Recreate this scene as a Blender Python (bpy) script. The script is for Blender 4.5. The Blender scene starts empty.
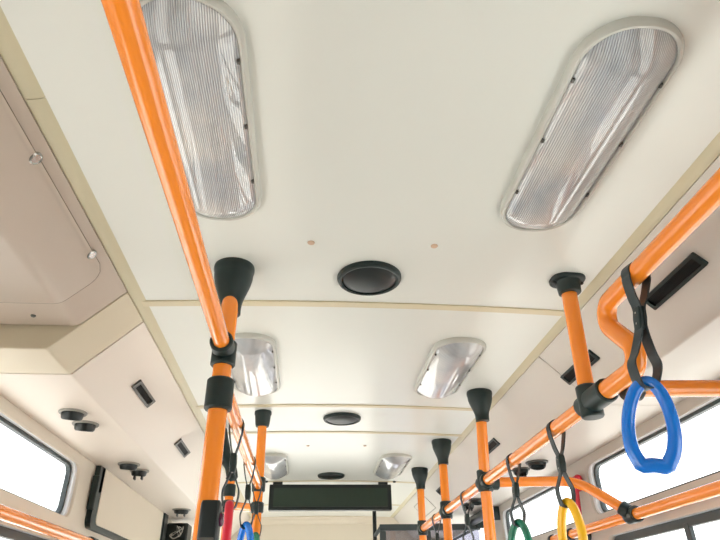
import bpy, bmesh, math, random
from mathutils import Vector, Matrix
C = bpy.context.scene.collection
S = bpy.context.scene
PI = math.pi
def R(d): return math.radians(d)

# ------------------------------------------------------------------ materials
def lin(c):
    out = []
    for v in c:
        v /= 255.0
        out.append(v/12.92 if v <= .04045 else ((v+.055)/1.055)**2.4)
    return (*out, 1.0)

def mat(name, rgb, rough=.5, coat=0.0, metal=0.0, spec=.5, var=.03, scale=6.0, bump=0.0, bscale=300.0):
    """principled surface with a little procedural mottling of its own colour"""
    m = bpy.data.materials.new(name); m.use_nodes = True
    nt = m.node_tree; b = nt.nodes['Principled BSDF']
    c = lin(rgb)
    tc = nt.nodes.new('ShaderNodeTexCoord')
    nz = nt.nodes.new('ShaderNodeTexNoise'); nz.inputs['Scale'].default_value = scale; nz.inputs['Detail'].default_value = 4
    nt.links.new(tc.outputs['Object'], nz.inputs['Vector'])
    mx = nt.nodes.new('ShaderNodeMix'); mx.data_type = 'RGBA'
    mx.inputs[6].default_value = tuple(v*(1-var) for v in c[:3]) + (1,)
    mx.inputs[7].default_value = tuple(min(1, v*(1+var)) for v in c[:3]) + (1,)
    nt.links.new(nz.outputs['Fac'], mx.inputs[0])
    nt.links.new(mx.outputs[2], b.inputs['Base Color'])
    b.inputs['Roughness'].default_value = rough
    b.inputs['Metallic'].default_value = metal
    b.inputs['Specular IOR Level'].default_value = spec
    b.inputs['Coat Weight'].default_value = coat
    b.inputs['Coat Roughness'].default_value = .06
    if bump:
        n2 = nt.nodes.new('ShaderNodeTexNoise'); n2.inputs['Scale'].default_value = bscale
        nt.links.new(tc.outputs['Object'], n2.inputs['Vector'])
        bp = nt.nodes.new('ShaderNodeBump'); bp.inputs['Strength'].default_value = bump; bp.inputs['Distance'].default_value = .001
        nt.links.new(n2.outputs['Fac'], bp.inputs['Height']); nt.links.new(bp.outputs[0], b.inputs['Normal'])
    return m

def glass_mat(name, tint=(1, 1, 1), gloss=.06):
    m = bpy.data.materials.new(name); m.use_nodes = True
    nt = m.node_tree; nt.nodes.clear()
    o = nt.nodes.new('ShaderNodeOutputMaterial')
    t = nt.nodes.new('ShaderNodeBsdfTransparent'); t.inputs[0].default_value = (*tint, 1)
    g = nt.nodes.new('ShaderNodeBsdfGlossy'); g.inputs['Roughness'].default_value = .01
    # Schlick reflectance of a thin sheet, the same from either side
    ge = nt.nodes.new('ShaderNodeNewGeometry')
    dt = nt.nodes.new('ShaderNodeVectorMath'); dt.operation = 'DOT_PRODUCT'
    nt.links.new(ge.outputs['Incoming'], dt.inputs[0]); nt.links.new(ge.outputs['Normal'], dt.inputs[1])
    def mth(op, a, b=None, c=None):
        n = nt.nodes.new('ShaderNodeMath'); n.operation = op
        for k, v in enumerate((a, b, c)):
            if v is None: continue
            if isinstance(v, (int, float)): n.inputs[k].default_value = v
            else: nt.links.new(v, n.inputs[k])
        return n.outputs[0]
    cs = mth('ABSOLUTE', dt.outputs['Value'])
    p5 = mth('POWER', mth('SUBTRACT', 1.0, cs), 5.0)
    fac = mth('MULTIPLY_ADD', p5, .9, gloss*.6)
    mix = nt.nodes.new('ShaderNodeMixShader')
    nt.links.new(fac, mix.inputs[0]); nt.links.new(t.outputs[0], mix.inputs[1]); nt.links.new(g.outputs[0], mix.inputs[2])
    nt.links.new(mix.outputs[0], o.inputs[0])
    return m

def lens_mat():
    """ribbed clear plastic lens over a bright metal reflector"""
    m = bpy.data.materials.new('ribbed_lens'); m.use_nodes = True
    nt = m.node_tree; b = nt.nodes['Principled BSDF']
    tc = nt.nodes.new('ShaderNodeTexCoord')
    wv = nt.nodes.new('ShaderNodeTexWave'); wv.wave_type = 'BANDS'; wv.bands_direction = 'X'
    wv.inputs['Scale'].default_value = 90; wv.inputs['Distortion'].default_value = 0
    nt.links.new(tc.outputs['Object'], wv.inputs['Vector'])
    nz = nt.nodes.new('ShaderNodeTexNoise'); nz.inputs['Scale'].default_value = 9; nz.inputs['Detail'].default_value = 3
    nt.links.new(tc.outputs['Object'], nz.inputs['Vector'])
    rp = nt.nodes.new('ShaderNodeValToRGB')
    rp.color_ramp.elements[0].color = lin((170, 172, 174)); rp.color_ramp.elements[1].color = lin((236, 236, 236))
    nt.links.new(wv.outputs['Fac'], rp.inputs[0])
    r2 = nt.nodes.new('ShaderNodeValToRGB')
    r2.color_ramp.elements[0].position = .3; r2.color_ramp.elements[1].position = .75
    r2.color_ramp.elements[0].color = lin((200, 206, 214)); r2.color_ramp.elements[1].color = lin((250, 246, 240))
    nt.links.new(nz.outputs['Fac'], r2.inputs[0])
    mx = nt.nodes.new('ShaderNodeMix'); mx.data_type = 'RGBA'; mx.blend_type = 'MULTIPLY'; mx.inputs[0].default_value = 1
    nt.links.new(rp.outputs[0], mx.inputs[6]); nt.links.new(r2.outputs[0], mx.inputs[7])
    nt.links.new(mx.outputs[2], b.inputs['Base Color'])
    b.inputs['Metallic'].default_value = .35; b.inputs['Roughness'].default_value = .28
    b.inputs['Coat Weight'].default_value = 1; b.inputs['Coat Roughness'].default_value = .015; b.inputs['Coat IOR'].default_value = 1.65
    bp = nt.nodes.new('ShaderNodeBump'); bp.inputs['Strength'].default_value = .35; bp.inputs['Distance'].default_value = .002
    nt.links.new(wv.outputs['Fac'], bp.inputs['Height']); nt.links.new(bp.outputs[0], b.inputs['Normal'])
    return m

M = dict(
    ductr=mat('grey_duct_plastic', (210, 206, 199), .42, var=.015, scale=3, bump=.08),
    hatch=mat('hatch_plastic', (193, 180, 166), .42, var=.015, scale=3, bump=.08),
    slat=mat('vent_slat', (16, 18, 19), .65, spec=.2),
    ceil=mat('ceiling_laminate', (225, 228, 222), .28, var=.012, scale=2.5),
    strip=mat('seam_strip', (212, 202, 172), .4),
    cornice=mat('cornice_plastic', (204, 197, 168), .4),
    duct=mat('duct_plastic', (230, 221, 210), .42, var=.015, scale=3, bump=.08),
    endstrip=mat('duct_end_plastic', (212, 202, 178), .42, var=.015, scale=3, bump=.08),
    wall=mat('wall_plastic', (194, 188, 180), .45, var=.02),
    wall_l=mat('left_wall_plastic', (220, 212, 197), .45, var=.02),  # lighter, warmer version of the wall colour, used on the left wall
    reveal=mat('window_reveal', (226, 230, 234), .35),
    floor=mat('floor_vinyl', (186, 184, 178), .5, var=.1, scale=40),
    orange=mat('orange_coated_pipe', (250, 142, 36), .24, coat=.6, var=.02, scale=14),
    rubber=mat('black_rubber', (18, 38, 38), .45, var=.1, scale=30),
    blackpl=mat('black_plastic', (20, 30, 31), .4, var=.08, scale=30),
    strap=mat('black_strap', (36, 50, 55), .5, var=.1, scale=50, bump=.15, bscale=500),
    gasket=mat('window_gasket', (60, 70, 72), .5, var=.06, scale=30),
    greypl=mat('grey_plastic', (150, 148, 140), .45),
    darkgrey=mat('dark_grey_plastic', (84, 84, 80), .45),
    frame=mat('lamp_frame', (196, 197, 190), .3, coat=.3),
    lens=lens_mat(),
    steel=mat('bright_steel', (190, 192, 190), .25, metal=1),
    board=mat('dark_display', (38, 54, 44), .35, var=.05, scale=40),
    groove_shade=mat('hatch_groove_shade', (120, 108, 94), .6),  # brown-grey standing in for shade in the groove round the hatch
    cream=mat('cream_panel', (224, 214, 196), .4, var=.015),
    blue=mat('blue_plastic', (0, 120, 224), .25, coat=.5, var=.04),
    yellow=mat('yellow_plastic', (255, 196, 30), .3, coat=.4, var=.03),
    green=mat('green_plastic', (8, 120, 92), .3, coat=.4, var=.05),
    red=mat('red_plastic', (212, 30, 58), .3, coat=.4, var=.05),
    tan=mat('tan_cap', (205, 176, 150), .5),
    purple=mat('purple_lens', (88, 20, 62), .25, coat=.5),
    ground=mat('concrete_ground', (214, 212, 206), .9, var=.1, scale=.8),
    glass=glass_mat('window_glass'),
    greyglass=glass_mat('partition_glass', (.62, .62, .68)),
    body=mat('body_paint', (225, 228, 230), .3),
)

# ------------------------------------------------------------------ mesh helpers (world coordinates)
def finish_mesh(name, bm, m, smooth=True, ang=35):
    bmesh.ops.recalc_face_normals(bm, faces=bm.faces[:])
    me = bpy.data.meshes.new(name); bm.to_mesh(me); bm.free()
    me.materials.append(m)
    if smooth and len(me.polygons):
        me.polygons.foreach_set('use_smooth', [True]*len(me.polygons))
        me.set_sharp_from_angle(angle=R(ang))
    return me

def wloc(o):
    v = Vector((0, 0, 0))
    while o is not None:
        v += o.location; o = o.parent
    return v

def obj(name, bm, m, parent=None, bevel=0, smooth=True, label=None, seg=2):
    """link one mesh object; parts keep their parent's origin, top-level meshes stand on their own base"""
    if parent is not None:
        off = wloc(parent)
    else:
        bb = [v.co for v in bm.verts]
        off = Vector(((min(v.x for v in bb)+max(v.x for v in bb))/2, (min(v.y for v in bb)+max(v.y for v in bb))/2, min(v.z for v in bb)))
    bmesh.ops.translate(bm, verts=bm.verts[:], vec=-off)
    o = bpy.data.objects.new(name, finish_mesh(name, bm, m, smooth))
    C.objects.link(o)
    if parent is not None: o.parent = parent
    else: o.location = off
    if bevel:
        md = o.modifiers.new('bevel', 'BEVEL'); md.width = bevel; md.segments = seg; md.limit_method = 'ANGLE'; md.angle_limit = R(40)
    if label: o['label'] = label
    return o

def thing(name, loc, label, cat, group=None, kind=None):
    o = bpy.data.objects.new(name, None); C.objects.link(o); o.location = loc
    o.empty_display_size = .05
    o['label'] = label; o['category'] = cat
    if group: o['group'] = group
    if kind: o['kind'] = kind
    return o

def struct(o, label=None, cat=None):
    o['kind'] = 'structure'
    if label: o['label'] = label
    if cat: o['category'] = cat
    return o

def box(bm, x0, x1, y0, y1, z0, z1):
    g = bmesh.ops.create_cube(bm, size=1)['verts']
    for v in g:
        v.co = Vector(((x0+x1)/2 + v.co.x*(x1-x0), (y0+y1)/2 + v.co.y*(y1-y0), (z0+z1)/2 + v.co.z*(z1-z0)))
    return g

def fillet(pts, rad, n=6, closed=False):
    """round the corners of a polyline (2D or 3D)"""
    P = [Vector(p) for p in pts]; out = []
    N = len(P)
    for i, p in enumerate(P):
        if not closed and (i == 0 or i == N-1): out.append(p.copy()); continue
        a = P[i-1]; b = P[(i+1) % N]
        r = rad[i] if isinstance(rad, (list, tuple)) else rad
        if r <= 0: out.append(p.copy()); continue
        u = (a-p); v = (b-p); lu, lv = u.length, v.length; u /= lu; v /= lv
        th = u.angle(v)
        if th > PI-.01: out.append(p.copy()); continue
        d = min(r/math.tan(th/2), lu*.49, lv*.49); rr = d*math.tan(th/2)
        c = p + (u+v).normalized()*(rr/math.sin(th/2))
        s = p+u*d-c; e = p+v*d-c
        tot = s.angle(e)
        for k in range(n+1):
            t = k/n
            out.append(c + (s*math.sin((1-t)*tot) + e*math.sin(t*tot))/math.sin(tot))
    return out

def tube(bm, pts, r, seg=20, closed=False, caps=True):
    P = [Vector(p) for p in pts]; N = len(P)
    rs = r if isinstance(r, (list, tuple)) else [r]*N
    T = []
    for i in range(N):
        if closed: t = P[(i+1) % N]-P[i-1]
        elif i == 0: t = P[1]-P[0]
        elif i == N-1: t = P[-1]-P[-2]
        else: t = (P[i+1]-P[i]).normalized()+(P[i]-P[i-1]).normalized()
        T.append(t.normalized())
    ref = Vector((0, 0, 1)) if abs(T[0].z) < .9 else Vector((1, 0, 0))
    n = (ref - T[0]*ref.dot(T[0])).normalized()
    rings = []
    for i in range(N):
        n = (n - T[i]*n.dot(T[i])).normalized(); b = T[i].cross(n)
        rings.append([bm.verts.new(P[i]+(n*math.cos(a)+b*math.sin(a))*rs[i]) for a in [2*PI*k/seg for k in range(seg)]])
    M_ = N if closed else N-1
    for i in range(M_):
        A, B = rings[i], rings[(i+1) % N]
        sh = 0
        if closed and i == N-1:   # match twist
            sh = min(range(seg), key=lambda s: (A[0].co-B[s].co).length)
        for k in range(seg):
            bm.faces.new((A[k], A[(k+1) % seg], B[(k+1+sh) % seg], B[(k+sh) % seg]))
    if caps and not closed:
        bm.faces.new(rings[0]); bm.faces.new(rings[-1])

def lathe(bm, c, prof, seg=40, axis='Z', sx=1, sy=1):
    """surface of revolution: prof = (radius, height); closed at both ends"""
    c = Vector(c); rings = []
    for r, h in prof:
        ring = []
        for k in range(seg):
            a = 2*PI*k/seg; u, v = r*math.cos(a)*sx, r*math.sin(a)*sy
            p = {'Z': Vector((u, v, h)), 'Y': Vector((u, h, v)), 'X': Vector((h, u, v))}[axis]
            ring.append(bm.verts.new(c+p))
        rings.append(ring)
    for A, B in zip(rings, rings[1:]):
        for k in range(seg): bm.faces.new((A[k], A[(k+1) % seg], B[(k+1) % seg], B[k]))
    bm.faces.new(rings[0]); bm.faces.new(rings[-1])

def crom(P, n=6):
    out = []; N = len(P)
    for i in range(N):
        p0, p1, p2, p3 = (Vector(P[(i+k-1) % N]) for k in range(4))
        for k in range(n):
            t = k/n
            out.append(.5*((2*p1)+(-p0+p2)*t+(2*p0-5*p1+4*p2-p3)*t*t+(-p0+3*p1-3*p2+p3)*t**3))
    return out

def prism_y(bm, prof, y0, y1):
    a = [bm.verts.new((x, y0, z)) for x, z in prof]; b = [bm.verts.new((x, y1, z)) for x, z in prof]
    n = len(prof)
    for k in range(n): bm.faces.new((a[k], a[(k+1) % n], b[(k+1) % n], b[k]))
    bm.faces.new(a); bm.faces.new(b)

def rrect(cx, cy, a, b, r, n=8):
    out = []
    for (sx, sy, a0) in ((1, 1, 0), (-1, 1, 90), (-1, -1, 180), (1, -1, 270)):
        for k in range(n+1):
            t = R(a0+90*k/n)
            out.append((cx+sx*(a-r)+r*math.cos(t), cy+sy*(b-r)+r*math.sin(t)))
    return out

def plate(outer, holes, t):
    """flat plate in the uv plane with holes, thickness t along w (returned bmesh has u,v,w as x,y,z, w from 0 to t)"""
    cu = bpy.data.curves.new('plate_outline', 'CURVE'); cu.dimensions = '2D'; cu.fill_mode = 'BOTH'; cu.extrude = t/2
    for loop in [outer]+holes:
        sp = cu.splines.new('POLY'); sp.points.add(len(loop)-1); sp.use_cyclic_u = True
        for p, q in zip(sp.points, loop): p.co = (q[0], q[1], 0, 1)
    o = bpy.data.objects.new('plate_outline', cu); C.objects.link(o)
    dg = bpy.context.evaluated_depsgraph_get(); dg.update()
    me = bpy.data.meshes.new_from_object(o.evaluated_get(dg))
    bm = bmesh.new(); bm.from_mesh(me)
    bmesh.ops.remove_doubles(bm, verts=bm.verts[:], dist=1e-5)
    bmesh.ops.translate(bm, verts=bm.verts[:], vec=(0, 0, t/2))
    bpy.data.objects.remove(o); bpy.data.curves.remove(cu); bpy.data.meshes.remove(me)
    return bm

def remap(bm, f):
    for v in bm.verts: v.co = Vector(f(*v.co))
    return bm

def loft(bm, loops, cap0=True, cap1=True):
    rs = [[bm.verts.new(p) for p in L] for L in loops]
    n = len(rs[0])
    for A, B in zip(rs, rs[1:]):
        for k in range(n): bm.faces.new((A[k], A[(k+1) % n], B[(k+1) % n], B[k]))
    if cap0: bm.faces.new(rs[0])
    if cap1: bm.faces.new(rs[-1])

# ------------------------------------------------------------------ the bus: X right, Y forward, Z up, metres
CX = .139                 # centre line of the coach
ZC = 2.25                 # ceiling at the cornices
HW = .59                  # half width of the flat ceiling
WL, WR = -.911, 1.19      # inner faces of the two side walls
YB, YF = -2.6, 5.47       # rear and front ends
def zceil(x): return ZC + .012*(1-((x-CX)/HW)**2)

# ground, floor
bm = bmesh.new(); box(bm, -40, 40, -40, 40, -.55, -.45)
struct(obj('ground', bm, M['ground']), 'pale paved ground outside around the bus', 'ground')
bm = bmesh.new(); box(bm, WL-.05, WR+.05, YB, YF+.35, -.06, 0)
struct(obj('floor', bm, M['floor']), 'grey vinyl bus floor', 'floor')

# ceiling: one gently arched sheet
bm = bmesh.new()
xs = [CX-HW-.02+(2*HW+.04)*k/24 for k in range(25)]
prism_y(bm, [(x, zceil(x)) for x in xs]+[(x, zceil(x)+.03) for x in reversed(xs)], YB, YF+.02)
struct(obj('ceiling', bm, M['ceil'], smooth=True), 'glossy off-white arched bus ceiling', 'ceiling')
# transverse seam strips
tn = 0
for y, w in ((1.465, .03), (2.385, .028), (2.79, .026), (3.95, .03), (4.83, .02)):
    tn += 1; bm = bmesh.new()
    prism_y(bm, [(x, zceil(x)-.004) for x in xs[0:]]+[(x, zceil(x)+.002) for x in reversed(xs)], y-w/2, y+w/2)
    struct(obj('trim_%d' % tn, bm, M['strip'], bevel=.0015), 'beige seam strip across the ceiling', 'trim')
# roof skin outside
bm = bmesh.new(); prism_y(bm, [(WL-.08, 2.32), (WR+.08, 2.32), (WR+.08, 2.40), (WL-.08, 2.40)], YB, YF+.4)
struct(obj('roof', bm, M['body']), 'white outer roof of the bus', 'roof')
# cornices, in two lengths each with a butt joint
def cornice(s, y0, y1):
    global tn
    tn += 1; bm = bmesh.new()
    p = [(CX+s*.588, 2.2575), (CX+s*.591, 2.2495), (CX+s*.600, 2.2462), (CX+s*.618, 2.2425), (CX+s*.624, 2.245), (CX+s*.634, 2.262)]
    prism_y(bm, p, y0, y1)
    struct(obj('trim_%d' % tn, bm, M['cornice']), 'olive beige cornice strip along the ceiling edge', 'trim')
cornice(-1, YB, .968*.75); cornice(-1, .9685*.75+.001, YF); cornice(1, YB, YF)

# ------------------------------------------------------------------ air ducts along both sides
def duct_prof(s, dr, zr, rad):
    """closed section: outer cornice edge -> sloping face -> ridge -> level face -> wall"""
    wall = WL if s < 0 else WR
    ridge = fillet([(CX+s*.624, 2.2435), (CX+s*dr, zr), (wall, zr)], [0, rad, 0], n=8)
    return [(p[0], p[1]) for p in ridge] + [(wall, 2.30), (CX+s*.64, 2.30), (CX+s*.636, 2.262)]
dl = thing('air_duct', (CX-.8, 1.4, 2.08), 'beige duct casing sloping along the left ceiling edge, with a hatch at its near end', 'air duct')
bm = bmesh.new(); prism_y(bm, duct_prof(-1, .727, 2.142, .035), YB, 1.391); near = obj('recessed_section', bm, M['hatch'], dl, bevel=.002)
bm = bmesh.new(); prism_y(bm, duct_prof(-1, .79, 2.08, .014), 1.396, 1.570); obj('end_strip', bm, M['endstrip'], dl, bevel=.003, label='olive beige end piece of the deeper duct')
bm = bmesh.new(); prism_y(bm, duct_prof(-1, .79, 2.08, .014), 1.575, YF); obj('main_section', bm, M['duct'], dl, bevel=.002)
dr_ = thing('air_duct', (CX+.8, 1.4, 2.08), 'grey-beige duct casing sloping along the right side behind the orange rail', 'air duct')
bm = bmesh.new(); prism_y(bm, duct_prof(1, .79, 2.08, .014), YB, 1.778); obj('main_section', bm, M['ductr'], dr_, bevel=.0015)
bm = bmesh.new(); prism_y(bm, duct_prof(1, .79, 2.08, .014), 1.782, YF); obj('main_section', bm, M['ductr'], dr_, bevel=.0015)

# hatch door wrapping over the ridge of the near left duct
ridge = fillet([(CX-.643, 2.2245), (CX-.727, 2.142), (CX-1.0, 2.142)], [0, .036, 0], n=10)
path = []
for a, b in zip(ridge, ridge[1:]):
    nsub = max(1, int((b-a).length/.008))
    for k in range(nsub): path.append(a.lerp(b, k/nsub))
path.append(ridge[-1])
sl = [0]
for a, b in zip(path, path[1:]): sl.append(sl[-1]+(b-a).length)
bm = bmesh.new(); rows = []
rc = .045
for i, p in enumerate(path):
    a = path[max(0, i-1)]; b = path[min(len(path)-1, i+1)]
    t = (b-a).normalized(); n = Vector((t.y, -t.x))
    if n.y > 0: n = -n
    s_ = sl[i]; y1 = 1.262
    if s_ < rc: y1 = 1.262-(rc-math.sqrt(max(0, rc*rc-(rc-s_)**2)))
    rows.append([bm.verts.new((p.x+n.x*h, y, p.y+n.y*h)) for y, h in ((-1.2, .0005), (-1.2, .005), (y1-.003, .005), (y1, .0038), (y1, .0005))])
for A, B in zip(rows, rows[1:]):
    for k in range(4): bm.faces.new((A[k], A[k+1], B[k+1], B[k]))
bm.faces.new(rows[0]); bm.faces.new(rows[-1])
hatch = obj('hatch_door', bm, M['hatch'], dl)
bm = bmesh.new(); gl = []
for i, p in enumerate(path):          # dark strip added in place of the shaded groove round the hatch
    a = path[max(0, i-1)]; b = path[min(len(path)-1, i+1)]
    t = (b-a).normalized(); n = Vector((t.y, -t.x))
    if n.y > 0: n = -n
    y1 = 1.262
    if sl[i] < rc: y1 = 1.262-(rc-math.sqrt(max(0, rc*rc-(rc-sl[i])**2)))
    gl.append((p.x+n.x*.002, y1+.0005, p.y+n.y*.002))
tube(bm, [(gl[0][0], -1.2, gl[0][2])]+gl, .0022, 8); obj('hatch_groove_shade', bm, M['groove_shade'], hatch, label='thin brown-grey strip drawn as the shade in the hatch groove')
sn = Vector((.165, 0, -.168)).normalized()      # outward normal of the left sloping face
for y in (.845, 1.170):
    bm = bmesh.new(); lathe(bm, (0, 0, 0), [(.0125, -.002), (.0125, .003), (.010, .005), (.0085, .0035), (.008, .0035)], 24)
    rot = Vector((0, 0, 1)).rotation_difference(sn).to_matrix().to_4x4()
    bmesh.ops.transform(bm, matrix=Matrix.Translation(Vector((CX-.647, y, 2.2225))+sn*.004) @ rot, verts=bm.verts[:])
    l = obj('latch', bm, M['steel'], hatch, label='small round steel latch')
    bm = bmesh.new(); box(bm, -.0015, .0015, -.006, .006, .0033, .0047)
    bmesh.ops.transform(bm, matrix=Matrix.Translation(Vector((CX-.647, y, 2.2225))+sn*.004) @ rot, verts=bm.verts[:])
bm = bmesh.new(); lathe(bm, (-.675, 1.335, 2.142), [(.006, .002), (.006, -.002), (.004, -.004), (.001, -.004)], 16)
obj('screw', bm, M['darkgrey'], near)

# ------------------------------------------------------------------ side walls and windows
ZU0, ZU1 = 1.845, 2.045     # upper sash windows
ZL0, ZL1 = .85, 1.76        # lower windows
def wall(name, s, X, up, lo, mk='wall'):
    holes = [rrect((a+b)/2, (ZU0+ZU1)/2, (b-a)/2+.022, (ZU1-ZU0)/2, .05) for a, b in up]
    holes += [rrect((a+b)/2, (ZL0+ZL1)/2, (b-a)/2, (ZL1-ZL0)/2, .05) for a, b in lo]
    bm = plate([(YB, 0), (YF+.3, 0), (YF+.3, 2.32), (YB, 2.32)], holes, .045)
    remap(bm, lambda u, v, w: (X+s*w, u, v))
    return struct(obj(name, bm, M[mk], smooth=False), 'grey-beige side wall of the bus with rows of windows', 'wall')
wn = 0
def window(s, X, y0, y1, z0, z1, gw, mull=(), r=.045, inset=.026, trans=None, label='side window with black rubber edge'):
    global wn
    wn += 1
    w = thing('window_%d' % wn, (X+s*.03, (y0+y1)/2, z0), label, 'window', kind='structure')
    yc, zc, a, b = (y0+y1)/2, (z0+z1)/2, (y1-y0)/2, (z1-z0)/2
    bm = plate(rrect(yc, zc, a, b, r), [rrect(yc, zc, a-gw, b-gw, max(.01, r-gw*.6))], .018)
    remap(bm, lambda u, v, t: (X+s*(inset+t), u, v)); obj('window_gasket', bm, M['gasket'], w, bevel=.003)
    bm = plate(rrect(yc, zc, a-gw*.5, b-gw*.5, r*.7), [], .004)
    remap(bm, lambda u, v, t: (X+s*(inset+.008+t), u, v)); obj('pane', bm, M['glass'], w)
    for m in mull:
        bm = bmesh.new(); box(bm, X+s*(inset-.002), X+s*(inset+.014), m-.014, m+.014, z0+gw*.6, z1-gw*.6)
        obj('mullion', bm, M['gasket'], w, bevel=.002)
    if trans:
        bm = bmesh.new(); box(bm, X+s*(inset-.002), X+s*(inset+.014), y0+gw*.6, y1-gw*.6, trans-.012, trans+.012)
        obj('transom', bm, M['gasket'], w, bevel=.002)
    # pale moulded reveal around the opening
    bm = plate(rrect(yc, zc, a+.024, b+.003, r+.004), [rrect(yc, zc, a-.001, b-.001, r)], inset-.012)
    remap(bm, lambda u, v, t: (X+s*(t+.012), u, v)); obj('window_reveal', bm, M['reveal'], w)
    return w
LUP = [(1.18, 2.495), (4.55, 5.35)]
LLO = [(-.9, .95), (1.18, 2.475), (2.68, 3.9), (4.2, 5.3)]
RUP = [(1.12, 2.495), (2.70, 3.76), (4.0, 5.3)]
RLO = [(-.9, .95), (1.12, 2.455), (2.70, 3.76), (4.0, 5.3)]
def eq(r): return r
wall('wall_left', -1, WL, LUP, LLO, 'wall_l'); wall('wall_right', 1, WR, RUP, RLO)
for k, (a, b) in enumerate(LUP):
    window(-1, WL, a, b, ZU0, ZU1, .012, label='narrow upper window on the left wall, blown out white')
for k, (a, b) in enumerate(RUP):
    window(1, WR, a, b, ZU0, ZU1, .012, label='narrow upper window on the right wall, blown out white')
for k, (a, b) in enumerate(LLO):
    window(-1, WL, a, b, ZL0, ZL1, .028, mull=[(a+b)/2+.1], label='large lower window on the left wall below the orange rail')
for k, (a, b) in enumerate(RLO):
    window(1, WR, a, b, ZL0, ZL1, .028, mull=[(a+b)/2+.15], label='large lower window on the right wall below the orange rail')

# rear wall with a wide window, front bulkhead and windscreen
bm = plate([(WL-.04, 0), (WR+.04, 0), (WR+.04, 2.3), (WL-.04, 2.3)], [], .04)
remap(bm, lambda u, v, w: (u, YB-w, v)); struct(obj('wall_rear', bm, M['wall'], smooth=False), 'rear wall of the bus', 'wall')
# front bulkhead above the windscreen: a cove that curves down from the ceiling
cove = [(YF-.01, 2.268), (YF-.01, 2.252)] + [(YF-.01+.05*(1-math.cos(R(a)))+.02, 2.252-.05*math.sin(R(a))) for a in range(15, 91, 15)] + [(YF+.09, 1.72), (YF+.15, 1.70), (YF+.2, 1.72), (YF+.2, 2.32), (YF-.01, 2.32)]
bm = bmesh.new()
a_ = [bm.verts.new((WL-.04, y, z)) for y, z in cove]; b_ = [bm.verts.new((WR+.04, y, z)) for y, z in cove]
for k in range(len(cove)): bm.faces.new((a_[k], a_[(k+1) % len(cove)], b_[(k+1) % len(cove)], b_[k]))
bm.faces.new(a_); bm.faces.new(b_)
struct(obj('wall_front', bm, M['cream']), 'cream bulkhead above the windscreen', 'wall')
bm = bmesh.new(); box(bm, WL-.04, WR+.04, YF+.1, YF+.2, 0, .75); struct(obj('wall_front_lower', bm, M['wall']), 'front panel under the windscreen', 'wall')
wn += 1
w = thing('window_%d' % wn, (CX, YF+.15, .75), 'windscreen of the bus', 'window', kind='structure')
bm = bmesh.new(); box(bm, WL, WR, YF+.14, YF+.146, .75, 1.70); obj('pane', bm, M['glass'], w)

# ------------------------------------------------------------------ ceiling lamps
def lamp(x, y, label):
    z = zceil(x)
    t = thing('ceiling_light', (x, y, z), label, 'ceiling light', 'ribbed ceiling lights')
    a, b, r = .0875, .272, .081
    def ring(d, h): 
        return [(px, py, z-h) for px, py in rrect(x, y, a-d, b-d, max(.004, r-d), 12)]
    bm = bmesh.new()
    loft(bm, [ring(0, -.004), ring(0, .007), ring(.0015, .012), ring(.005, .0155), ring(.009, .0155), ring(.012, .011), ring(.012, -.004)], False, False)
    obj('lamp_frame', bm, M['frame'], t)
    bm = bmesh.new(); loops = []
    for d in (.0105, .013, .016, .020, .025, .031, .038, .045, .053, .061, .069, .076):
        if d == .0105: loops.append(ring(d, .004))
        k = 1-(d-.0105)/.077
        loops.append(ring(d, .011+.034*(1-k**2)))
    loft(bm, loops, False, True)
    obj('lens', bm, M['lens'], t)
    for sx in (-1, 1):
        for py in (-.16, -.02, .13):
            bm = bmesh.new(); box(bm, x+sx*(a-.013)-.0022, x+sx*(a-.013)+.0022, y+py-.004, y+py+.004, z-.0175, z-.010)
            obj('clip', bm, M['darkgrey'], t, label='small dark clip at the lens edge')
    return t
lamp(-.2000, .785, 'large ribbed ceiling light at upper left, partly behind the orange rail')
lamp(.4845, .785, 'large ribbed ceiling light at upper right, above the blue-ring strap')
lamp(-.2000, 1.937, 'left ceiling light of the middle row, beside the black joint of the left pole')
lamp(.4845, 1.937, 'right ceiling light of the middle row, between the first two ceiling seams')
lamp(-.2000, 3.465, 'left ceiling light of the far row, behind the short-cupped left pole')
lamp(.4845, 3.465, 'right ceiling light of the far row, near the black display board')

# round black ceiling vents
def vent(y, label):
    x = .145; z = zceil(x)
    t = thing('ceiling_speaker', (x, y, z), label, 'ceiling vent', 'round black ceiling vents')
    bm = bmesh.new(); lathe(bm, (x, y, z), [(.0835, .003), (.0835, -.006), (.081, -.011), (.076, -.0135), (.071, -.0125), (.070, -.008), (.070, .003)], 56)
    obj('rim', bm, M['rubber'], t)
    bm = bmesh.new(); lathe(bm, (x, y, z), [(.0695, .002), (.0695, -.009), (.060, -.0125), (.045, -.016), (.025, -.018), (.004, -.0185)], 56)
    obj('cover', bm, M['blackpl'], t)
vent(1.312, 'largest round black ceiling vent, in front of the nearest ceiling seam')
vent(2.562, 'middle round black ceiling vent, between two close ceiling seams')
vent(3.772, 'farthest round black ceiling vent, just above the black display board')

# small tan screw caps in the ceiling
for x, y, l in ((-.008, 1.155, 'tan screw cap left of the largest ceiling vent'), (.286, 1.152, 'tan screw cap right of the largest ceiling vent'),
                (-.003, 3.05, 'tiny tan screw cap left, near the far ceiling lights'), (.290, 3.045, 'tiny tan screw cap right, near the far ceiling lights')):
    bm = bmesh.new(); lathe(bm, (x, y, zceil(x)), [(.0085, .002), (.0085, -.0015), (.007, -.003), (.002, -.0033)], 20)
    o = obj('screw_cap', bm, M['tan']); o['label'] = l; o['category'] = 'screw cap'; o['group'] = 'tan screw caps in the ceiling'

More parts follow.
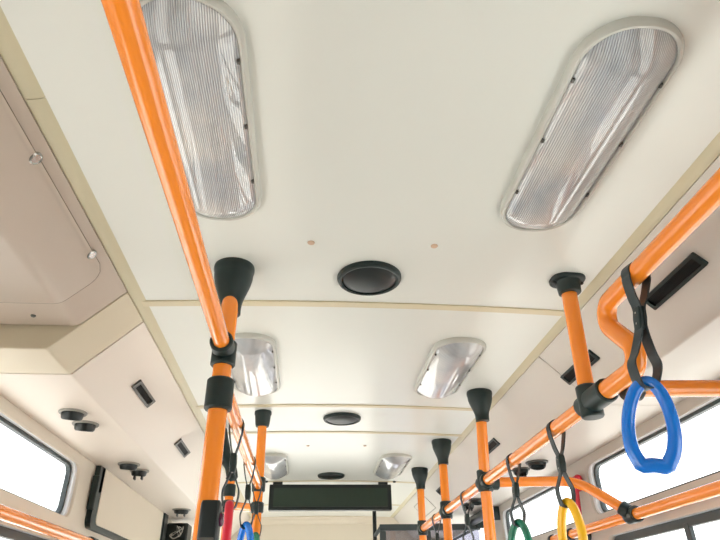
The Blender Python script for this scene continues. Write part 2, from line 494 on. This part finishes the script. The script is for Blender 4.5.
# ------------------------------------------------------------------ louvres in the sloping duct faces
def louvre(s, y, d, L, W, label):
    # d = distance from the centre line along X; face runs (.622,2.2435)->(.79,2.08)
    z = 2.2435-(d-.624)/(.79-.624)*(2.2435-2.08)
    e = Vector((s*.166, 0, -.1635)).normalized()          # down the slope
    n = Vector((-s*.1635, 0, -.166)).normalized()          # out of the face
    c = Vector((CX+s*d, y, z))
    t = thing('duct_vent', c, label, 'air vent', 'rectangular black vents in the duct casings')
    def mp(u, v, w): return c + Vector((0, 1, 0))*u + e*v + n*w
    bm = plate(rrect(0, 0, L/2, W/2, .004, 3), [rrect(0, 0, L/2-(.020 if s < 0 else .012), W/2-.0080, .002, 3)], .008); remap(bm, lambda u, v, w: mp(u, v, w-.001)); obj('vent_frame', bm, M['darkgrey'] if s < 0 else M['rubber'], t, bevel=.001)
    bm = plate(rrect(0, 0, L/2-.007, W/2-.0055, .002, 3), [], .002); remap(bm, lambda u, v, w: mp(u, v, w)); obj('vent_back', bm, M['slat'], t)
    for k in range(3):
        v0 = (k-1)*(W-.016)/3.2
        bm = bmesh.new(); box(bm, -L/2+.009, L/2-.009, v0-.0015, v0+.0015, .001, .0035); remap(bm, lambda u, v, w: mp(u, v, w)); obj('slat', bm, M['slat'], t)
louvre(-1, 1.975, .704, .215, .036, 'nearest rectangular vent in the left duct casing')
louvre(-1, 2.715, .704, .235, .036, 'second rectangular vent in the left duct casing, farther along')
louvre(1, 1.127, .704, .222, .040, 'nearest rectangular black vent on the right duct, beside the blue-ring strap')
louvre(1, 1.672, .704, .226, .040, 'black vent on the right duct behind the shortest right pole')
louvre(1, 2.690, .700, .235, .040, 'black vent on the right duct beside the second right pole')
louvre(1, 3.75, .694, .225, .040, 'farthest black vent on the right duct between two far poles')

# round swivelling air outlets under the ducts
def outlet(x, y, r, yaw, label, fins=False):
    z = 2.08
    t = thing('air_outlet', (x, y, z), label, 'air outlet', 'round black air outlets under the ducts')
    bm = bmesh.new(); lathe(bm, (x, y, z), [(r, .003), (r, -.003), (r*.96, -.0055), (r*.84, -.0065), (r*.80, -.003), (r*.80, .003)], 40); obj('flange', bm, M['greypl'] if r > .03 and x < 0 else M['darkgrey'], t)
    bm = bmesh.new(); lathe(bm, (0, 0, 0), [(r*.79, .004), (r*.79, -.010), (r*.74, -.020), (r*.66, -.024), (r*.60, -.022), (r*.56, -.012), (r*.1, -.010)], 40)
    bmesh.ops.transform(bm, matrix=Matrix.Translation((x, y, z)) @ Matrix.Rotation(R(12), 4, Vector((math.cos(yaw), math.sin(yaw), 0))), verts=bm.verts[:])
    b = obj('nozzle', bm, M['blackpl'], t)
    if fins:
        for k in (-1, 1):
            bm = bmesh.new(); box(bm, x+k*r*.38-.0035, x+k*r*.38+.0035, y-r*.3, y+r*.3, z-.040, z-.012); obj('fin', bm, M['blackpl'], b, bevel=.002)
    else:
        bm = bmesh.new(); box(bm, x-r*.55, x+r*.55, y-.002, y+.002, z-.022, z-.011); obj('vane', bm, M['rubber'], b)
outlet(-.757, 1.915, .043, .4, 'near air outlet of the nearest pair under the left duct')
outlet(-.758, 2.045, .043, .4, 'farther air outlet of the nearest pair under the left duct')
outlet(-.765, 2.650, .046, .4, 'plain air outlet of the second pair under the left duct')
outlet(-.752, 2.780, .042, .4, 'finned air outlet of the second pair under the left duct', True)
outlet(-.760, 3.88, .055, .4, 'single farthest air outlet under the left duct', True)
outlet(1.012, 2.590, .050, 2.4, 'larger round air outlet under the right duct, above the green-ring strap')
outlet(.985, 2.735, .044, 2.4, 'smaller two-finned air outlet under the right duct, above the green-ring strap', True)
outlet(.985, 3.54, .050, 2.4, 'round air outlet under the right duct behind the fourth right strap')
outlet(.975, 3.70, .046, 2.4, 'finned air outlet under the right duct left of the second right pole', True)
outlet(.97, 4.60, .050, 2.4, 'tiny far air outlet under the right duct above the partition bar')

# ------------------------------------------------------------------ poles
PR = .0205
XR, XL = .6615, -.1965
ZR = 1.928          # lower right rail
def flare(bm, x, y, r=.0495, h=.125, neck=.0265):
    z = zceil(x)
    pr = [(r*.97, .002), (r*1.0, -.004), (r*1.0, -.012), (r*.955, -.019), (r*.955, -.024)]
    for k in range(1, 9):
        t = k/8; s_ = t*t*(3-2*t)
        pr.append((r*.955+(neck-r*.955)*(s_*.9+t*.1), -.024-(h-.040)*t))
    pr += [(neck, -h), (neck-.004, -h-.001)]
    lathe(bm, (x, y, z), pr, 40)
def sleeve(bm, p, q, r, seg=28):
    p, q = Vector(p), Vector(q); d = (q-p).normalized(); L = (q-p).length; e = min(.004, L*.2)
    tube(bm, [p, p+d*.0005, p+d*e, q-d*e, q-d*.0005, q], [r*.72, r-.003, r, r, r-.003, r*.72], seg)

# left pole by the hatch
def pole_bm(pts, r=PR):
    bm = bmesh.new(); tube(bm, pts, r, 28); return bm
t = thing('grab_pole', (XL, 1.25, 0), 'thick orange pole on the left with a flared black top and two black joints', 'pole', 'orange poles')
obj('pole_tube', pole_bm([(XL-.001, 1.272, 2.20), (XL, 1.25, 2.02), (XL, 1.25, .002)]), M['orange'], t)
bm = bmesh.new(); flare(bm, XL-.001, 1.275, .050, .130, .0255); obj('ceiling_flange', bm, M['rubber'], t, label='black flared ceiling flange')
bm = bmesh.new(); sleeve(bm, (XL, 1.252, 2.045), (XL, 1.25, 1.985), .0275); sleeve(bm, (XL, 1.238, 2.0235), (XL, 1.192, 2.0235), .0255); obj('rail_joint', bm, M['rubber'], t, label='black joint gripping the near rail')
bm = bmesh.new(); sleeve(bm, (XL, 1.25, 1.955), (XL, 1.25, 1.885), .0295); obj('rail_joint', bm, M['rubber'], t, label='black sleeve of the far rail')
# stop-bell box hanging on that pole
BX, BY = XL+.015, 1.209
t = thing('bell_box', (BX, BY, 1.526), 'black stop-bell box clamped low on the thick left pole', 'bell box')
bm = bmesh.new()
loft(bm, [[(px, py, z) for px, py in rrect(BX, BY, .0185*k, .0195*k, .007*k, 5)] for z, k in ((1.526, .92), (1.531, 1), (1.678, 1), (1.690, .97), (1.695, .88))])
obj('box_body', bm, M['blackpl'], t)
bm = bmesh.new(); lathe(bm, (BX+.018, BY, 1.663), [(.013, -.002), (.013, .004), (.010, .007), (.002, .008)], 24, axis='X'); obj('push_button', bm, M['purple'], t, label='dark purple push button')
bm = bmesh.new(); box(bm, BX-.013, BX+.013, BY-.022, BY-.0185, 1.541, 1.63); obj('face_plate', bm, M['darkgrey'], t, bevel=.002)
bm = bmesh.new(); box(bm, BX-.012, BX+.012, 1.222, 1.236, 1.626, 1.681); obj('clamp', bm, M['blackpl'], t)

# pole with short cup on the left, farther forward
t = thing('grab_pole', (XL+.002, 2.45, 0), 'slim orange pole with a short black cup at the ceiling, left of the display board', 'pole', 'orange poles')
obj('pole_tube', pole_bm([(XL, 2.468, 2.21), (XL+.004, 2.45, 2.0), (XL+.004, 2.45, .002)], .0185), M['orange'], t)
bm = bmesh.new(); z = zceil(XL); lathe(bm, (XL, 2.470, z), [(.034, .002), (.036, -.004), (.036, -.012), (.033, -.018), (.030, -.05), (.027, -.064), (.020, -.066)], 36); obj('ceiling_flange', bm, M['rubber'], t, label='short black ceiling cup')
bm = bmesh.new(); sleeve(bm, (XL+.004, 2.45, 1.985), (XL+.004, 2.45, 1.93), .026); obj('rail_joint', bm, M['rubber'], t)
bm = bmesh.new(); sleeve(bm, (XL+.004, 2.45, 1.892), (XL+.004, 2.45, 1.852), .025); obj('rail_joint', bm, M['rubber'], t)

# pole whose black top elbows over to the left duct
t = thing('grab_pole', (-.335, 2.70, 0), 'orange pole with black slanted top, just right of the thick left pole', 'pole', 'orange poles')
bm = bmesh.new(); ep = crom([(-.418, 2.72, 2.256), (-.405, 2.718, 2.215), (-.372, 2.71, 2.13), (-.340, 2.70, 2.075), (-.335, 2.70, 2.04)], 5)[:21]
tube(bm, ep, [.046-.021*min(1, k/13) for k in range(len(ep))], 28); obj('elbow_sleeve', bm, M['rubber'], t, label='black rubber slanted sleeve')
obj('pole_tube', pole_bm([(-.335, 2.70, 2.055), (-.335, 2.70, .002)], .0185), M['orange'], t)
bm = bmesh.new(); sleeve(bm, (-.335, 2.70, 2.005), (-.335, 2.70, 1.955), .025); obj('pole_band', bm, M['rubber'], t)
bm = bmesh.new(); sleeve(bm, (-.335, 2.70, 1.940), (-.335, 2.70, 1.890), .025); obj('rail_joint', bm, M['rubber'], t)
bm = bmesh.new(); tube(bm, [(-.320, 2.674, 1.915), (-.206, 2.474, 1.875)], .0165, 24)
o = obj('cross_bar', bm, M['orange']); o['label'] = 'short orange bar joining the slant-topped pole to the slim left pole'; o['category'] = 'rail'

# right-hand poles
def tee(bm, p, r=.0275):
    x, y, z = p
    sleeve(bm, (x, y, z+.042), (x, y, z-.036), r)
t = thing('grab_pole', (XR, 1.30, ZR), 'shortest orange pole on the right, from the ceiling to the rail joint', 'pole', 'orange poles')
obj('pole_tube', pole_bm([(XR+.001, 1.283, 2.225), (XR, 1.305, ZR-.01)], .0195), M['orange'], t)
z = zceil(XR)
fl = bmesh.new(); pts = [[(px, py, z-h) for px, py in rrect(XR+.001, 1.278, a, b, r, 6)] for a, b, r, h in ((.044, .037, .030, -.002), (.044, .037, .030, .006), (.042, .035, .029, .009), (.033, .031, .030, .011), (.030, .030, .0299, .016), (.0285, .0285, .0284, .040), (.026, .026, .0259, .042))]
loft(fl, pts); o1 = obj('ceiling_flange', fl, M['rubber'], t, label='black bolted base plate and collar')
for sx in (-1, 1):
    bm = bmesh.new(); lathe(bm, (XR+.001+sx*.036, 1.278, z-.009), [(.006, .001), (.006, -.003), (.004, -.005), (.001, -.005)], 14); obj('bolt', bm, M['blackpl'], o1)
bm = bmesh.new(); tee(bm, (XR, 1.300, ZR), .0265); sleeve(bm, (XR, 1.340, ZR), (XR, 1.305, ZR), .0255); sleeve(bm, (XR, 1.29, ZR), (XR, 1.205, ZR), .0275); obj('rail_joint', bm, M['rubber'], t, label='black T joint')
def rpole(x, yt, yj, label, r=.0495, h=.115):
    t = thing('grab_pole', (XR, yj, 0), label, 'pole', 'orange poles')
    slope = (yj-yt)/(2.25-ZR)
    obj('pole_tube', pole_bm([(XR, yt+.005, 2.20), (XR, yj, ZR), (XR, yj+.05, ZR-.6), (XR, yj+.05, .002)]), M['orange'], t)
    bm = bmesh.new(); flare(bm, XR, yt, r, h, .026); obj('ceiling_flange', bm, M['rubber'], t, label='black flared ceiling flange')
    bm = bmesh.new(); tee(bm, (XR, yj, ZR), .0275); sleeve(bm, (XR, yj-.012, ZR), (XR, yj-.046, ZR), .0265); sleeve(bm, (XR, yj+.012, ZR), (XR, yj+.046, ZR), .0265)
    obj('rail_joint', bm, M['rubber'], t, label='black rail joint')
    return t
p2 = rpole(XR, 2.170, 2.235, 'second right pole with flared black top, holding the curved side bar')
bm = bmesh.new(); sleeve(bm, (XR+.012, 2.235, ZR-.003), (XR+.05, 2.235, ZR-.003), .0265); obj('rail_joint', bm, M['rubber'], p2)
rpole(XR, 2.905, 2.925, 'third right pole with flared black top')
rpole(XR, 3.545, 3.575, 'farthest right pole with flared black top, beside the partition corner')

# ------------------------------------------------------------------ rails
def rail(name, pts, r, label, cat='rail', mats='orange', group=None, root=None):
    t = thing(name, pts[0], label, cat, group)
    bm = bmesh.new(); tube(bm, pts, r, 28); obj('rail_tube', bm, M[mats], t)
    return t
rail('handrail', [(XL, -1.6, 2.0235), (XL, 1.215, 2.0235)], .0178, 'orange ceiling rail at upper left, running to the black joint of the thick pole')
t = rail('handrail', [(XL, 1.276, 1.957), (XL, 1.9, 1.955), (XL+.004, 2.45-.022, 1.953)], .0178, 'orange rail on the left between the thick pole and the slim pole, hung with straps')
up = fillet([(XR, -1.6, 2.099), (XR, 1.182, 2.099), (XR, 1.022, ZR), (XR, 1.262, ZR)], [0, .036, .032, 0], n=10)
rail('handrail', up, .021, 'thick orange rail at upper right that bends down to the lower rail')
rail('handrail', [(XR, 1.333, ZR), (XR, 2.235-.022, ZR)], .0195, 'orange rail on the right hung with the yellow and green straps', group=None)
rail('handrail', [(XR, 2.257, ZR), (XR, 2.925-.022, ZR)], .0195, 'orange rail between the second and third right poles')
rail('handrail', [(XR, 2.947, ZR), (XR, 3.575-.022, ZR)], .0195, 'farthest short orange rail between the third and last right poles')
# side bars that curve down to the window rail
XW, ZW = 1.11, 1.785
def sidebar(y, y2, z, label):
    t = thing('side_bar', (XR, y, z), label, 'rail', 'curved orange side bars')
    p = fillet([(XR+.03, y, z), (1.015, y-.005, z+.004), (XW-.02, y2+.015, ZW+.022)], .10, n=12)
    bm = bmesh.new(); tube(bm, p, .0182, 24); obj('rail_tube', bm, M['orange'], t)
    d = (Vector((XW, y2, ZW))-p[-1]).normalized()
    bm = bmesh.new(); sleeve(bm, p[-1]-d*.012, p[-1]+d*.02, .025); sleeve(bm, (XW, y2-.03, ZW), (XW, y2+.03, ZW), .027); obj('rail_joint', bm, M['rubber'], t, label='black joint on the window rail')
    return t
sidebar(2.235, 2.055, ZR-.002, 'orange side bar that curves down to the right window rail behind the yellow strap')
t = sidebar(1.165, .985, ZR-.012, 'orange side bar running off the right edge behind the blue ring')
bm = bmesh.new(); sleeve(bm, (XR+.012, 1.165, ZR-.012), (XR+.052, 1.165, ZR-.012), .0255); obj('rail_joint', bm, M['rubber'], t)
# window rails
def winrail(x, z, y1, wallx, label, ys):
    s = 1 if x > 0 else -1
    t = thing('window_rail', (x, 0, z), label, 'rail', 'orange window rails')
    bm = bmesh.new(); tube(bm, fillet([(x, -1.8, z), (x, y1, z), ], 0), .0182, 24); obj('rail_tube', bm, M['orange'], t)
    for y in ys:
        bm = bmesh.new(); lathe(bm, (wallx-s*.001, y, z), [(.026, 0), (.026, -s*.006), (.018, -s*.010), (.014, -s*.014), (.014, -s*abs(wallx-x))], 24, axis='X')
        sleeve(bm, (x, y-.02, z), (x, y+.02, z), .0235); obj('bracket', bm, M['blackpl'], t)
    bm = bmesh.new(); sleeve(bm, (x, y1-.012, z), (x, y1+.014, z), .0225); obj('end_cap', bm, M['blackpl'], t)
winrail(XW, ZW, 2.80, WR, 'orange rail along the right windows below the upper panes', (.2, 2.60))
winrail(-.83, 1.761, 2.60, WL, 'orange rail along the left windows in the lower left corner', (.2, 2.56))

# ------------------------------------------------------------------ hanging straps with rings
def strap(x, y, zr, rr, ring_mat, yaw, label, lean=(0, 0), L=.185, hw=.037, hh=.076, tr=.0110, loopw=.024, bw=.0108, bz=(.42, .63)):
    t = thing('hand_strap', (x, y, zr), label, 'hanging strap', 'hanging hand straps')
    q = rr+.0015
    P = []
    for a in range(-20, 201, 20): P.append((q*math.cos(R(a)), q*math.sin(R(a))))
    zb0, zb1 = -L*bz[0], -L*bz[1]
    zt = -L-tr          # ring tube centre
    P += [(-q*.93, -q*.75), (-q*.55, zb0*.68), (-.0042, zb0), (-.0042, zb1), (-loopw*.55, -L*.78), (-loopw*.86, -L*.90)]
    rl = tr+.0060
    P += [(-rl, zt), (-rl*.7, zt-tr*.80), (0, zt-tr-.0015), (rl*.7, zt-tr*.80), (rl, zt)]
    P += [(loopw*.86, -L*.90), (loopw*.55, -L*.78), (.0042, zb1), (.0042, zb0), (q*.55, zb0*.68), (q*.93, -q*.75)]
    path = crom(P, 5); N = len(path); W = bw; th = .0014
    bm = bmesh.new(); rings = []
    for i in range(N):
        tg = (path[(i+1) % N]-path[i-1]).normalized(); n = Vector((tg.y, -tg.x))
        p = path[i]; rings.append([bm.verts.new((x+p.x+n.x*h, y+w_, zr+p.y+n.y*h)) for w_, h in ((-W, -th), (W, -th), (W, th), (-W, th))])
    for i in range(N):
        A, B = rings[i], rings[(i+1) % N]
        for k in range(4): bm.faces.new((A[k], A[(k+1) % 4], B[(k+1) % 4], B[k]))
    obj('strap_loop', bm, M['strap'], t)
    bm = bmesh.new(); loft(bm, [[(x+px, y+py, zr+z) for px, py in rrect(0, 0, a, b, .003, 4)] for z, a, b in ((zb0+.004, .0065, .0110), (zb0, .0078, .0128), ((zb0+zb1)/2, .0088, .0135), (zb1, .0078, .0128), (zb1-.004, .0065, .0110))])
    bk = obj('buckle', bm, M['rubber'], t, bevel=.001)
    for s in (-1, 1):
        for k in (-1, 1):
            bm = bmesh.new(); lathe(bm, (x+s*.0084, y, zr+(zb0+zb1)/2+k*.011), [(.0024, -s*.001), (.0024, s*.0006), (.0012, s*.0012)], 12, axis='X'); obj('rivet', bm, M['steel'], bk, label='small steel rivet')
    # ring: pear-shaped loop with a thicker, slightly waved grip at the bottom
    pts, rs = [], []
    zc = zt-hh
    for k in range(56):
        a = 2*PI*k/56
        u = hw*math.sin(a)*(1-.13*math.cos(a)); v = hh*math.cos(a)
        if v < -hh*.55:
            v = -hh*.55+(v+hh*.55)*.90 + .008*math.cos(u/hw*PI*1.1)*(1 if abs(u) < hw*.6 else 0)*min(1, (-v-hh*.55)/(hh*.25))
        pts.append((x+u*math.sin(R(yaw)), y+u*math.cos(R(yaw)), zr+zc+v))
        rs.append(tr*(1.0+.12*max(0, -math.cos(a))))
    bm = bmesh.new(); tube(bm, pts, rs, 16, closed=True); obj('ring', bm, ring_mat, t)
    t.rotation_euler = (R(lean[0]), R(lean[1]), 0)
    return t
strap(XR, .987, 2.099, .021, M['blue'], -62, 'strap with a bright blue ring on the thick upper right rail', lean=(9.0, 5.2), L=.212, hw=.038, hh=.082, tr=.0120, loopw=.030, bw=.0155, bz=(.36, .55))
strap(XR, 1.520, ZR, .0195, M['yellow'], -17, 'strap with a yellow ring on the lower right rail', lean=(1, 1.5), L=.175)
strap(XR, 1.890, ZR, .0195, M['green'], -32, 'strap with a dark green ring, behind the yellow one', lean=(1, 3.5), L=.175)
strap(XR, 2.540, ZR, .0195, M['red'], -25, 'black strap on the rail between the second and third right poles', lean=(1, 2), L=.175)
strap(XR, 3.170, ZR, .0195, M['blue'], -25, 'black strap on the farthest right rail, next to the last pole', lean=(1, 2), L=.175)
strap(XL, 1.600, 1.955, .0178, M['red'], -6, 'strap with a red ring on the left rail behind the thick pole', lean=(2, 0), L=.192)
strap(XL+.001, 2.040, 1.955, .0178, M['blue'], -35, 'strap with a blue ring on the left rail, behind the red one', lean=(2, -1), L=.185)
strap(XL+.003, 2.385, 1.954, .0178, M['green'], -20, 'black strap on the left rail right beside the slim pole', lean=(1, -2), L=.175)

# ------------------------------------------------------------------ front of the bus
t = thing('display_board', (.150, 3.97, 2.07), 'wide black electronic display board hanging across the front of the ceiling, switched off', 'display board')
bm = bmesh.new(); box(bm, -.240, .540, 3.93, 3.99, 2.082, 2.236); obj('housing', bm, M['blackpl'], t, bevel=.004)
bm = bmesh.new(); box(bm, -.212, .514, 3.926, 3.932, 2.102, 2.214); obj('screen', bm, M['board'], t, label='dark green display window')
for x in (-.19, .49):
    bm = bmesh.new(); box(bm, x-.03, x+.03, 3.945, 3.975, 2.232, zceil(x)+.001); obj('hanger', bm, M['blackpl'], t, bevel=.002)
for x in (-.262, .562):
    bm = bmesh.new(); lathe(bm, (x, 3.93, zceil(x)), [(.010, .002), (.010, -.006), (.006, -.010), (.001, -.010)], 16)
    o = obj('ceiling_stud', bm, M['blackpl']); o['label'] = 'tiny black ceiling stud at the %s end of the display board' % ('left' if x < 0 else 'right'); o['category'] = 'stud'; o['group'] = 'black studs beside the display board'

t = thing('driver_partition', (.80, 4.2, 0), 'black framed glass partition behind the driver seat at front right', 'partition')
bm = bmesh.new(); box(bm, .488, WR-.02, 4.185, 4.215, 1.992, 2.030); obj('top_bar', bm, M['gasket'], t, bevel=.003)
bm = bmesh.new(); box(bm, .488, .528, 4.185, 4.215, .002, 1.99); obj('post', bm, M['gasket'], t, bevel=.003)
bm = bmesh.new(); box(bm, .80, .83, 4.188, 4.212, .9, 1.991); obj('post', bm, M['gasket'], t, bevel=.003)
bm = bmesh.new(); box(bm, .529, WR-.03, 4.198, 4.204, .9, 1.992); obj('glass_panel', bm, M['greyglass'], t)
bm = bmesh.new(); box(bm, .529, WR-.03, 4.19, 4.21, .02, .9); obj('lower_panel', bm, M['darkgrey'], t)
bm = bmesh.new(); tube(bm, [(.466, 4.30, zceil(.466)), (.466, 4.30, .002)], .0135, 20); obj('post', bm, M['blackpl'], t, label='thin black ceiling-high post')
bm = bmesh.new(); tube(bm, [(.466, 4.30, 1.97), (.495, 4.21, 2.01)], .0125, 16); obj('strut', bm, M['gasket'], t)

# flush access cover and small fittings far along the right duct
e = Vector((.166, 0, -.1635)).normalized(); n = Vector((-.1635, 0, -.166)).normalized()
c = Vector((CX+.700, 4.40, 2.2435-(.700-.624)/.166*.1635))
t = thing('duct_cover', c, 'small flush cover plate far along the right duct near the partition', 'cover plate')
bm = plate(rrect(0, 0, .22, .055, .012, 5), [rrect(0, 0, .214, .049, .010, 5)], .003); remap(bm, lambda u, v, w: c+Vector((0, u, 0))+e*v+n*(w-.0005)); obj('cover_edge', bm, M['greypl'], t)
bm = plate(rrect(0, 0, .212, .047, .010, 5), [], .0025); remap(bm, lambda u, v, w: c+Vector((0, u, 0))+e*v+n*(w-.0005)); obj('cover_face', bm, M['ductr'], t)

# left wall: blanked side sign box between windows
t = thing('sign_box', (WL+.01, 3.34, 1.83), 'cream cover panel with thick black edge on the left wall past the upper window', 'cover panel')
bm = plate(rrect(3.345, 1.956, .665, .1235, .03)[0:0]+[(4.01, 2.0797), (2.68, 2.0797)]+rrect(3.345, 1.956, .665, .1235, .035)[18:], [[(3.98, 2.0785), (2.745, 2.0785)]+rrect(3.3625, 1.965, .6175, .112, .03)[18:]], .022); remap(bm, lambda u, v, w: (WL+.0005+w, u, v)); obj('box_frame', bm, M['rubber'], t, bevel=.003)
bm = plate([(3.979, 2.0782), (2.746, 2.0782)]+rrect(3.3625, 1.965, .6165, .111, .03)[18:], [], .024); remap(bm, lambda u, v, w: (WL+.0005+w, u, v)); obj('cover_face', bm, M['cream'], t, bevel=.003)
bm = bmesh.new(); box(bm, WL+.004, WL+.032, 2.655, 2.682, 1.90, 2.035); obj('hinge', bm, M['rubber'], t, bevel=.004)
bm = bmesh.new(); box(bm, WL-.0005, WL+.03, 4.012, 4.11, 1.83, 2.0805)
o = obj('black_post', bm, M['blackpl'], bevel=.003); o['label'] = 'dark upright strip at the far end of the cream cover panel'; o['category'] = 'trim strip'
t = thing('wall_device', (WL+.06, 4.30, 1.93), 'dark box with loose silvery cable in the front left corner, under the farthest left outlet', 'device')
bm = bmesh.new(); box(bm, WL+.002, WL+.14, 4.22, 4.38, 1.93, 2.05); obj('device_body', bm, M['blackpl'], t, bevel=.012)
random.seed(4)
for k in range(3):
    pts = crom([(WL+.03+.09*random.random(), 4.21-.012*random.random(), 1.95+.085*random.random()) for _ in range(6)], 5)
    bm = bmesh.new(); tube(bm, pts[:24], .0035, 8); obj('cable', bm, M['steel'] if k < 2 else M['greypl'], t, label='thin silvery cable')
# small dark knob on the left pillar
# red emergency hammer on the right pillar
t = thing('emergency_hammer', (WR-.02, 2.585, 1.86), 'red emergency hammer on the pillar between right windows', 'hammer')
bm = bmesh.new(); tube(bm, [(WR-.022, 2.585, 1.985), (WR-.022, 2.60, 1.862)], [.011, .0085], 16); obj('handle', bm, M['red'], t)
bm = bmesh.new(); tube(bm, [(WR-.022, 2.535, 2.005), (WR-.022, 2.545, 2.002), (WR-.022, 2.625, 1.998), (WR-.022, 2.635, 1.996)], [.008, .017, .017, .008], 18); obj('hammer_head', bm, M['red'], t)
bm = bmesh.new(); box(bm, WR-.014, WR-.0005, 2.575, 2.60, 1.955, 1.990); obj('holder', bm, M['red'], t, bevel=.004)
# black roller blind over the driver's side window
t = thing('sun_blind', (WR-.06, 3.95, 2.0), 'black rolled sun blind under the right duct behind the second right pole', 'blind')
bm = bmesh.new(); tube(bm, [(WR-.075, 3.80, 2.045), (WR-.075, 4.16, 2.045)], .030, 24); obj('blind_roll', bm, M['blackpl'], t)
bm = bmesh.new(); box(bm, WR-.045, WR-.002, 3.78, 3.80, 2.0, 2.078); obj('blind_bracket', bm, M['rubber'], t, bevel=.003)
bm = bmesh.new(); box(bm, WR-.045, WR-.002, 4.16, 4.18, 2.0, 2.078); obj('blind_bracket', bm, M['rubber'], t, bevel=.003)

# ------------------------------------------------------------------ daylight
wd = bpy.data.worlds.new('overcast'); S.world = wd; wd.use_nodes = True
nt = wd.node_tree; bg = nt.nodes['Background']
tc = nt.nodes.new('ShaderNodeTexCoord'); sp = nt.nodes.new('ShaderNodeSeparateXYZ'); rp = nt.nodes.new('ShaderNodeValToRGB')
nt.links.new(tc.outputs['Generated'], sp.inputs[0]); nt.links.new(sp.outputs[2], rp.inputs[0]); nt.links.new(rp.outputs[0], bg.inputs[0])
rp.color_ramp.elements[0].position = .0; rp.color_ramp.elements[0].color = (.97, .99, 1, 1)
rp.color_ramp.elements[1].position = .8; rp.color_ramp.elements[1].color = (.90, .96, 1, 1)
bg.inputs[1].default_value = 2.8

sun = bpy.data.lights.new('sun', 'SUN'); sun.energy = 10.8; sun.angle = R(2); sun.color = (1, .97, .92)
so = bpy.data.objects.new('sun', sun); C.objects.link(so); so.rotation_euler = (R(28), 0, R(160)); so.location = (0, 0, 8)

# ------------------------------------------------------------------ camera
cam = bpy.data.cameras.new('camera'); co = bpy.data.objects.new('camera', cam); C.objects.link(co)
yaw, pitch, roll = 9.20740794e-02, 5.36347697e-01, -1.80878427e-02
f = Vector((math.sin(yaw)*math.cos(pitch), math.cos(yaw)*math.cos(pitch), math.sin(pitch)))
r = f.cross(Vector((0, 0, 1))).normalized(); u = r.cross(f)
c, s = math.cos(roll), math.sin(roll)
r, u = c*r+s*u, -s*r+c*u
co.matrix_world = Matrix(((r.x, u.x, -f.x, 0), (r.y, u.y, -f.y, 0), (r.z, u.z, -f.z, 1.5), (0, 0, 0, 1)))
cam.sensor_width = 36; cam.lens = 583.758*36/720; cam.clip_start = .02
S.camera = co
S.view_settings.view_transform = 'Standard'; S.view_settings.look = 'None'
S.view_settings.gamma = 1; S.view_settings.use_curve_mapping = False
S.view_settings.exposure = 0.0
